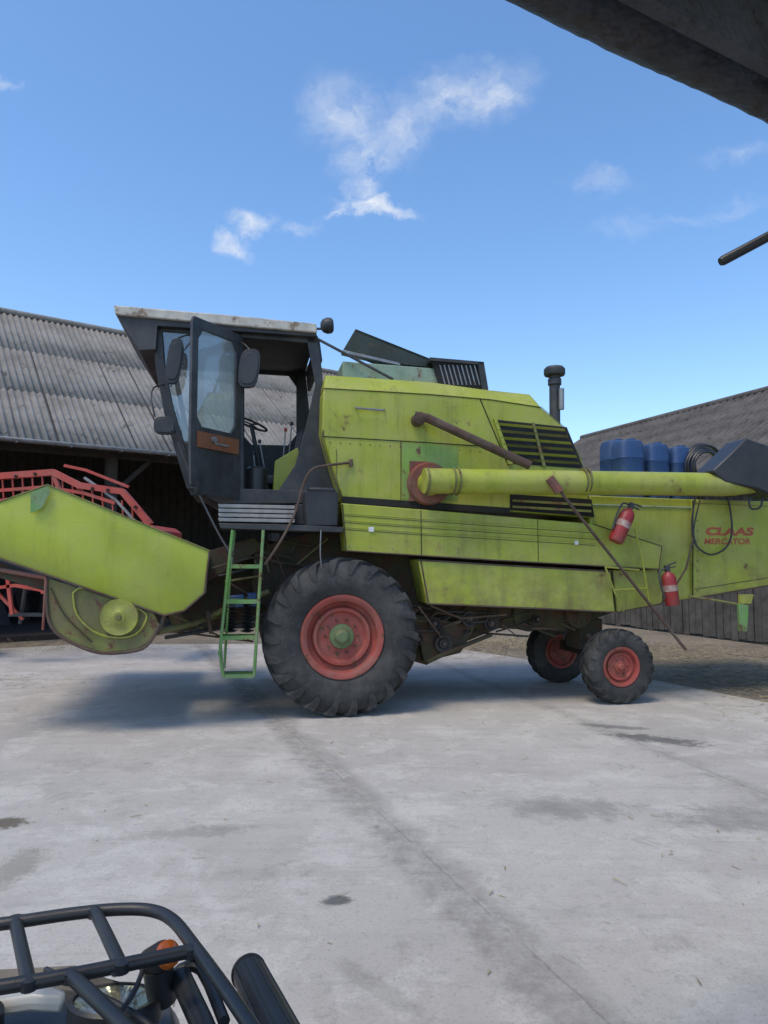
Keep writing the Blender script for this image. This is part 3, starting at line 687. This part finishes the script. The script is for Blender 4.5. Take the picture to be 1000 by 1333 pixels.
for i in range(9): b.tube([(-3+i,-3.4,zg+.62),(-3+i,-.2,zg+.0)],.04,woodd,4)
b.obj('soffit',CN)
tip=W(938,341,1.75); tip2=W(1000,308,1.75); 
Ri=Matrix.Rotation(-math.atan2(ed.y,ed.x),3,'Z')
lt=Ri@(tip-q0); l2=Ri@(tip2-q0); dd=(l2-lt)*1.0; l3=lt+dd*4
b=B(); b.tube([lt,lt+dd*.05,l3],[.010,.0125,.0125],plast,16); b.obj('stay_bar',CN,ang=60)
for xx,yy in ((l3.x,l3.y),(-2.9,-3.3),(4.4,-3.3)):
    b=B(); b.box((xx,yy,1.35),(.12,.12,2.7),woodd); b.obj('post',CN,bevel=.01)
# =========== ATV ===========
AO=Vector((-.85,.6,0)); AT=top('quad_bike','black quad bike with tubular steel front rack','quad bike',AO)
def A(px,py,z=.85): return G(px,py,z)-AO
b=B(); r=.0128
b.tube([A(-260,1290),A(-200,1230),A(-60,1206),A(0,1203),A(90,1190),A(150,1184),A(195,1185),A(225,1198),A(255,1235),A(300,1297),A(350,1370),A(420,1470)],r,plast,14,6)
b.tube([A(-230,1320),A(-60,1292),A(0,1285),A(90,1270),A(180,1252),A(248,1238)],r,plast,14,5)
b.tube([A(20,1199),A(27,1230),A(38,1280)],r,plast,14,3)
b.tube([A(124,1187),A(138,1215),A(158,1258)],r,plast,14,3)
b.tube([A(92,1270),A(125,1300),A(175,1350),A(260,1450)],r,plast,14,3)
b.tube([A(-120,1214),A(-112,1298)],r,plast,14)
b.tube([A(250,1237),A(252,1240,.78),A(258,1250,.62)],r*.8,plast,12); b.tube([A(150,1262),A(150,1266,.6)],r*.8,plast,12)
for x,y in ((20,1199),(38,1280),(124,1187),(158,1258),(92,1270),(248,1238)): b.lathe(A(x,y),(0,0,1),[(-.012,.004),(-.01,.015),(.008,.015),(.012,.004)],plast,12)
b.obj('front_rack',AT,ang=60)
b=B()
pp=[A(-300,1300,.66),A(-60,1255,.68),A(60,1248,.70),A(110,1258,.70),A(200,1275,.68),A(235,1310,.62),A(260,1420,.6),A(-300,1500,.6)]
b.prism(pp,(0,0,-.12),navy); b.obj('front_cowl',AT,bevel=.04)
for ctr,rx,ry in ((A(150,1312,.70),.085,.055),(A(-60,1330,.70),.085,.055)):
    vs=[];fs=[];sg=28
    for z,k in ((-.02,1.12),(.015,1.1),(.02,.98)):
        for i in range(sg):
            t=2*math.pi*i/sg; vs.append(ctr+Vector((math.cos(t)*rx*k,math.sin(t)*ry*k,z)))
    for j in range(2):
        for i in range(sg): a=j*sg+i;a2=j*sg+(i+1)%sg; fs.append([a,a2,a2+sg,a+sg])
    fs.append(list(range(sg))); b=B(); b.add(vs,fs,plast); hl=b.obj('headlight',AT)
    vs=[ctr+Vector((0,0,-.012))];fs=[]
    for z,k in ((-.004,.5),(.014,.95)):
        for i in range(sg):
            t=2*math.pi*i/sg; vs.append(ctr+Vector((math.cos(t)*rx*k,math.sin(t)*ry*k,z)))
    for i in range(sg): fs.append([0,1+i,1+(i+1)%sg]); fs.append([1+i,1+(i+1)%sg,1+sg+(i+1)%sg,1+sg+i])
    b=B(); b.add(vs,fs,reflector); b.obj('headlight_bowl',hl)
    vs=[ctr+Vector((0,0,.042))];fs=[]
    for z,k in ((.036,.5),(.018,.97)):
        for i in range(sg):
            t=2*math.pi*i/sg; vs.append(ctr+Vector((math.cos(t)*rx*k,math.sin(t)*ry*k,z)))
    for i in range(sg): fs.append([0,1+i,1+(i+1)%sg]); fs.append([1+i,1+(i+1)%sg,1+sg+(i+1)%sg,1+sg+i])
    b=B(); b.add(vs,fs,clear); b.obj('headlight_lens',hl,ang=80)
b=B(); b.prism([A(-40,1288,.71),A(60,1276,.72),A(88,1288,.72),A(82,1302,.71),A(40,1300,.71),A(-40,1312,.70)],(0,0,-.03),silver); b.obj('cowl_trim',AT,bevel=.012)
b=B(); c=A(213,1245,.80)
b.lathe(c,(.75,-.4,.5),[(-.05,.017),(-.045,.027),(.0,.030),(.010,.028)],plast,20); b.tube([c,c+Vector((-.02,.02,-.12))],.014,plast)
lamp=b.obj('indicator_lamp',AT)
b=B(); b.lathe(c,Vector((.75,-.4,.5)),[(.010,.027),(.022,.025),(.030,.015),(.033,.002)],orange,20); b.obj('orange_lens',lamp)
b=B()
b.tube([A(205,1255,.78),A(212,1300,.70)],.03,plast,16); b.tube([A(235,1272,.74),A(262,1330,.72),A(290,1400,.7)],.022,plast,14)
b.tube([A(60,1262,.74),A(120,1290,.76),A(190,1330,.74),A(230,1380,.7)],.006,black,8,4); b.tube([A(190,1250,.78),A(170,1300,.77),A(120,1360,.74)],.005,black,8,4)
b.obj('bracket_tube',AT)
b=B()
g0=A(322,1262,.74); g1=A(385,1390,.74)
gd=(g1-g0).normalized(); gl=(g1-g0).length
b.lathe(g0,gd,[(0,.001),(0,.030),(.006,.036),(.012,.037),(.014,.034),(gl,.038)],plast,36)
for i in (0,1,2,3):
    t=math.pi*(.15+.22*i); u=gd.cross(Vector((0,0,1))).normalized(); w=gd.cross(u)
    o_=(u*math.cos(t)-w*math.sin(t))*.0345; b.tube([g0+gd*.02+o_,g1+o_*1.1],.0022,plast,6)
b.tube([A(228,1275,.72),A(235,1262,.74),A(262,1262,.74),A(292,1330,.72)],.012,plast,10,3)
b.obj('corner_bumper',AT)
b=B(); b.box((0,-.35,.62),(.42,1.2,.25),navy); b.box((0,-.65,.80),(.34,.75,.14),plast); b.obj('seat',AT,bevel=.05)
b=B(); b.tube([(-.36,-.15,1.0),(-.2,-.05,1.0),(.0,.0,.95),(.2,-.05,1.0),(.33,-.15,1.0)],.014,plast,10,4); b.tube([(0,0,.95),(0,.1,.6)],.025,plast); b.obj('handlebar',AT)
for x in (-.45,.45):
    for y in (.45,-.75):
        b=B(); s=1 if x<0 else -1
        b.lathe((x-.11*s*1,y,.28),(s,0,0),[(0,.14),(.0,.22),(.03,.28),(.19,.28),(.22,.22),(.22,.14)],rubber,32); b.lathe((x-.05*s,y,.28),(s,0,0),[(0,.02),(.02,.13),(.06,.145)],greym,20); b.obj('wheel',AT)
# =========== GROUND ===========
def groundobj(name,pts,mat,z):
    me=bpy.data.meshes.new(name); me.from_pydata([(x,y,z) for x,y in pts],[],[list(range(len(pts)))]); me.materials.append(mat)
    o=bpy.data.objects.new(name,me); bpy.context.scene.collection.objects.link(o); o['kind']='structure'; return o
m,nt=newmat('dirt_ground'); L=nt.links; v=coords(nt)
col=mix(nt,ramp(nt,noise(nt,v,.8),.35,.65),(.27,.225,.17),(.17,.14,.11)); col=mix(nt,ramp(nt,noise(nt,v,14,7,.8),.5,.7),col,(.38,.33,.24))
p=N(nt,'ShaderNodeBsdfPrincipled'); p.inputs['Roughness'].default_value=.95; L.new(col,p.inputs['Base Color'])
bp=N(nt,'ShaderNodeBump'); bp.inputs['Strength'].default_value=.8; bp.inputs['Distance'].default_value=.05; L.new(noise(nt,v,9,6,.7),bp.inputs['Height']); L.new(bp.outputs[0],p.inputs['Normal'])
o=N(nt,'ShaderNodeOutputMaterial'); L.new(p.outputs[0],o.inputs[0])
groundobj('ground',[(-400,-400),(400,-400),(400,400),(-400,400)],m,-.012)
m,nt=newmat('concrete'); L=nt.links; v=coords(nt)
col=mix(nt,ramp(nt,noise(nt,v,.5,6,.7,.4),.35,.65),(.53,.49,.43),(.42,.385,.34))
col=mix(nt,mathn(nt,'MULTIPLY',ramp(nt,noise(nt,v,1.7,9,.78,.3),.50,.58),.6),col,(.60,.56,.495))
col=mix(nt,mathn(nt,'MULTIPLY',ramp(nt,noise(nt,v,2.6,10,.82,.5),.56,.63),.5),col,(.30,.275,.24))
col=mix(nt,mathn(nt,'MULTIPLY',ramp(nt,noise(nt,v,11,8,.8),.54,.63),.4),col,(.28,.26,.225))
col=mix(nt,mathn(nt,'MULTIPLY',ramp(nt,noise(nt,v,60,4,.7),.54,.66),.5),col,(.28,.26,.235))
def rotc(ang,sc):
    tc=nt.nodes.new('ShaderNodeTexCoord'); mp=nt.nodes.new('ShaderNodeMapping'); mp.inputs['Rotation'].default_value=(0,0,ang); mp.inputs['Scale'].default_value=sc; nt.links.new(tc.outputs['Object'],mp.inputs['Vector']); return mp.outputs[0]
for an,k in ((1.95,.3),(.2,.15)):
    vb=rotc(-an,(.35,4,1)); col=mix(nt,mathn(nt,'MULTIPLY',ramp(nt,noise(nt,vb,1.4,8,.75),.54,.66),k),col,(.27,.25,.22))
tc=N(nt,'ShaderNodeTexCoord'); sep=N(nt,'ShaderNodeSeparateXYZ'); L.new(tc.outputs['Object'],sep.inputs[0])
wob=mathn(nt,'MULTIPLY',mathn(nt,'SUBTRACT',noise(nt,v,2.0,6,.7),.5),.35); wob2=mathn(nt,'MULTIPLY',mathn(nt,'SUBTRACT',noise(nt,v,9,5),.5),.03)
def linemask(a,bb,w,wb):
    dx,dy=bb[0]-a[0],bb[1]-a[1]; l=math.hypot(dx,dy); nx,ny=-dy/l,dx/l; c=nx*a[0]+ny*a[1]
    s=mathn(nt,'ADD',mathn(nt,'MULTIPLY',sep.outputs[0],nx),mathn(nt,'MULTIPLY',sep.outputs[1],ny))
    s=mathn(nt,'ABSOLUTE',mathn(nt,'ADD',mathn(nt,'SUBTRACT',s,c),wb))
    return mathn(nt,'SUBTRACT',1.0,mathn(nt,'DIVIDE',s,w),True)
g=lambda x,y:tuple(G(x,y)[:2])
J1=(g(365,940),g(760,1325)); J1c=(g(365,940),g(785,1325)); J2=(g(600,875),g(1000,1035)); J4=(g(650,1045),g(990,1080))
brk=ramp(nt,noise(nt,v,8,9,.8),.30,.60); brk2=ramp(nt,noise(nt,v,1.1,4,.6),.42,.6)
for J,w,k in ((J1,.20,.62),(J2,.14,.4),(J4,.18,.3)):
    lm=mathn(nt,'MULTIPLY',mathn(nt,'MULTIPLY',linemask(*J,w,wob),1.9,True),brk)
    if J is J4: lm=mathn(nt,'MULTIPLY',lm,brk2)
    col=mix(nt,mathn(nt,'MULTIPLY',lm,k),col,(.20,.185,.16))
for J,k in ((J1c,.35),(J2,.55)):
    lm=mathn(nt,'MULTIPLY',mathn(nt,'MULTIPLY',linemask(*J,.009,wob2),1.5,True),ramp(nt,noise(nt,v,3,4),.40,.52)); col=mix(nt,mathn(nt,'MULTIPLY',lm,k),col,(.14,.13,.115))
def stain(px,py,rx,ry,rot,k,colr=(.08,.08,.08)):
    global col
    c=G(px,py); mp=N(nt,'ShaderNodeMapping'); mp.vector_type='TEXTURE'; mp.inputs['Location'].default_value=(c.x,c.y,0); mp.inputs['Rotation'].default_value=(0,0,rot); mp.inputs['Scale'].default_value=(rx,ry,1)
    L.new(tc.outputs['Object'],mp.inputs['Vector']); ln=N(nt,'ShaderNodeVectorMath'); ln.operation='LENGTH'; L.new(mp.outputs[0],ln.inputs[0])
    dd=mathn(nt,'ADD',ln.outputs['Value'],stn)
    mr=N(nt,'ShaderNodeMapRange'); mr.inputs['From Min'].default_value=1.2; mr.inputs['From Max'].default_value=.6; L.new(dd,mr.inputs['Value'])
    col=mix(nt,mathn(nt,'MULTIPLY',mr.outputs[0],k),col,colr)
stn=mathn(nt,'MULTIPLY',mathn(nt,'SUBTRACT',noise(nt,v,6,8,.85),.5),4.2)
stain(440,1172,.07,.055,0,.8,(.07,.07,.07)); stain(852,962,.42,.14,-.5,.75); stain(800,946,.35,.08,-.3,.55); stain(740,1052,.4,.22,0,.4,(.13,.125,.12)); stain(5,1070,.14,.1,0,.85,(.10,.085,.055))
stain(245,1083,.35,.10,.2,.35,(.15,.14,.12)); stain(960,1065,.4,.2,0,.35); stain(500,1290,.25,.05,-.8,.3,(.17,.16,.13)); stain(20,1130,.12,.25,0,.45,(.17,.15,.11)); stain(650,900,.8,.3,0,.3,(.17,.16,.145))
p=N(nt,'ShaderNodeBsdfPrincipled'); p.inputs['Roughness'].default_value=.92; p.inputs['Specular IOR Level'].default_value=.3; L.new(col,p.inputs['Base Color'])
bp=N(nt,'ShaderNodeBump'); bp.inputs['Strength'].default_value=.45; bp.inputs['Distance'].default_value=.012; L.new(noise(nt,v,30,7,.8),bp.inputs['Height']); L.new(bp.outputs[0],p.inputs['Normal'])
o=N(nt,'ShaderNodeOutputMaterial'); L.new(p.outputs[0],o.inputs[0])
groundobj('concrete_yard',[(-14,-6),(9,-6),(8,1),(5.0,6.8),(4.33,8.17),(3.67,9.6),(2.6,11.3),(1.4,13.0),(-1,13.9),(-6,13.7),(-14,9)],m,0)
sm=surf('straw',(.42,.34,.18),(.28,.22,.11),9,rough=.8,dust=.1,bump=0,streak=0)
def litter(name,areas,seed):
    random.seed(seed); vs=[];fs=[]
    for (x,y,rx,ry,n,L_,hz_) in areas:
        for i in range(n):
            a=random.gauss(0,.5);c_=random.gauss(0,.5); px=x+a*rx; py=y+c_*ry; t=random.uniform(0,6.28); l=L_*random.uniform(.4,1.3); w=.004+.003*random.random()
            z=random.uniform(.001,.012)+max(0,hz_*(1-(a*a+c_*c_)))*random.random(); dx,dy=math.cos(t)*l,math.sin(t)*l; zz=random.uniform(-.3,.5)*l*(1 if hz_ else .1); zz=max(zz,-z+.002)
            k=len(vs); vs+=[(px,py,z),(px-dy/l*w,py+dx/l*w,z),(px+dx-dy/l*w,py+dy+dx/l*w,z+zz),(px+dx,py+dy,z+zz+.003)]; fs.append([k,k+1,k+2,k+3])
    me=bpy.data.meshes.new(name); me.from_pydata(vs,[],fs); me.materials.append(sm); o=bpy.data.objects.new(name,me); bpy.context.scene.collection.objects.link(o)
    o['kind']='stuff'; o['label']='loose straw scattered on dirt at concrete edge'; o['category']='straw'
litter('straw_litter',[(4.9,10,1.2,4,2600,.14,.0),(2.6,13.2,3,1.4,3500,.16,.14),(5.8,11.5,2.5,2.5,2500,.15,.0),(-6.5,13.3,3,1,900,.14,.03),(0,9,12,9,350,.08,0),(1.5,4,5,4,110,.035,0),(-5.2,9.5,1.5,.8,250,.1,0)],5)
# =========== LIGHT / SKY / CAMERA ===========
sc=bpy.context.scene
wd=bpy.data.worlds.new('World'); sc.world=wd; wd.use_nodes=True; nt=wd.node_tree; nt.nodes.clear(); L=nt.links
EL=math.radians(63); AZ=math.radians(230)
sd=Vector((math.cos(EL)*math.cos(AZ),math.cos(EL)*math.sin(AZ),math.sin(EL)))
sky=N(nt,'ShaderNodeTexSky'); sky.sky_type='NISHITA'; sky.sun_disc=False; sky.sun_elevation=EL; sky.sun_rotation=math.pi/2-AZ; sky.air_density=1.0; sky.dust_density=.7; sky.ozone_density=1.9
tc=N(nt,'ShaderNodeTexCoord'); sp=N(nt,'ShaderNodeSeparateXYZ'); L.new(tc.outputs['Generated'],sp.inputs[0])
yy=mathn(nt,'MAXIMUM',sp.outputs[1],.02)
cb=N(nt,'ShaderNodeCombineXYZ'); L.new(mathn(nt,'DIVIDE',sp.outputs[0],yy),cb.inputs[0]); L.new(mathn(nt,'DIVIDE',sp.outputs[2],yy),cb.inputs[1])
nz=N(nt,'ShaderNodeTexNoise'); nz.inputs['Scale'].default_value=9; nz.inputs['Detail'].default_value=7; nz.inputs['Roughness'].default_value=.62; L.new(cb.outputs[0],nz.inputs['Vector'])
va=N(nt,'ShaderNodeVectorMath'); va.operation='MULTIPLY_ADD'; L.new(nz.outputs['Color'],va.inputs[0]); va.inputs[1].default_value=(.13,.13,0); L.new(cb.outputs[0],va.inputs[2])
vsx=N(nt,'ShaderNodeVectorMath'); vsx.operation='SUBTRACT'; L.new(va.outputs[0],vsx.inputs[0]); vsx.inputs[1].default_value=(.065,.065,0)
tot=None
def blob(px,py,rx,ry,rot,k):
    global tot
    r=ray(px,py); mp=N(nt,'ShaderNodeMapping'); mp.vector_type='TEXTURE'; mp.inputs['Location'].default_value=(r.x/r.y,r.z/r.y,0); mp.inputs['Rotation'].default_value=(0,0,math.radians(rot)); mp.inputs['Scale'].default_value=(rx/F,ry/F,1)
    L.new(vsx.outputs[0],mp.inputs['Vector']); ln=N(nt,'ShaderNodeVectorMath'); ln.operation='LENGTH'; L.new(mp.outputs[0],ln.inputs[0])
    mr=N(nt,'ShaderNodeMapRange'); mr.interpolation_type='SMOOTHSTEP'; mr.inputs['From Min'].default_value=1.25; mr.inputs['From Max'].default_value=.0; mr.inputs['To Max'].default_value=k; L.new(ln.outputs['Value'],mr.inputs['Value'])
    tot=mr.outputs[0] if tot is None else mathn(nt,'MAXIMUM',tot,mr.outputs[0])
blob(610,128,100,52,22,.72); blob(450,145,66,60,-40,.58); blob(530,168,80,46,20,.55); blob(478,205,52,40,40,.75); blob(472,248,26,40,0,.9); blob(485,273,62,14,-3,1.1); blob(435,278,30,9,10,.8)
blob(305,318,32,17,-8,1.0); blob(326,287,30,18,0,.8); blob(385,293,28,12,0,.45); blob(785,237,55,17,-8,.28); blob(965,203,60,18,8,.33); blob(890,283,60,12,0,.18); blob(5,115,22,12,0,.4); blob(820,295,60,20,0,.16); blob(950,268,50,12,10,.18)
n5=N(nt,'ShaderNodeTexNoise'); n5.inputs['Scale'].default_value=15; n5.inputs['Detail'].default_value=9; n5.inputs['Roughness'].default_value=.64; L.new(vsx.outputs[0],n5.inputs['Vector'])
tex=ramp(nt,n5.outputs['Fac'],.30,.66)
fac=mathn(nt,'MULTIPLY',mathn(nt,'MULTIPLY',tot,tex),1.15,True)
hs=N(nt,'ShaderNodeHueSaturation'); hs.inputs['Saturation'].default_value=1.16; hs.inputs['Value'].default_value=1.62; L.new(sky.outputs[0],hs.inputs['Color'])
colr=mix(nt,fac,hs.outputs[0],(5.6,5.9,6.4,1))
bg=N(nt,'ShaderNodeBackground'); bg.inputs['Strength'].default_value=.15; L.new(colr,bg.inputs[0]); ow=N(nt,'ShaderNodeOutputWorld'); L.new(bg.outputs[0],ow.inputs[0])
sl=bpy.data.lights.new('sun','SUN'); sl.energy=2.0; sl.angle=math.radians(20); sl.color=(1,.88,.70); so=bpy.data.objects.new('sun',sl); sc.collection.objects.link(so)
so.rotation_euler=sd.to_track_quat('Z','Y').to_euler(); so.location=(0,0,30)
cam=bpy.data.cameras.new('camera'); cam.sensor_fit='VERTICAL'; cam.sensor_height=24; cam.lens=24*F/1333; cam.clip_end=2000; cam.clip_start=.05
co=bpy.data.objects.new('camera',cam); sc.collection.objects.link(co); co.location=CAM; co.rotation_euler=(math.pi/2+PITCH,0,0); sc.camera=co
sc.view_settings.view_transform='Standard'; sc.view_settings.look='None'; sc.view_settings.exposure=0
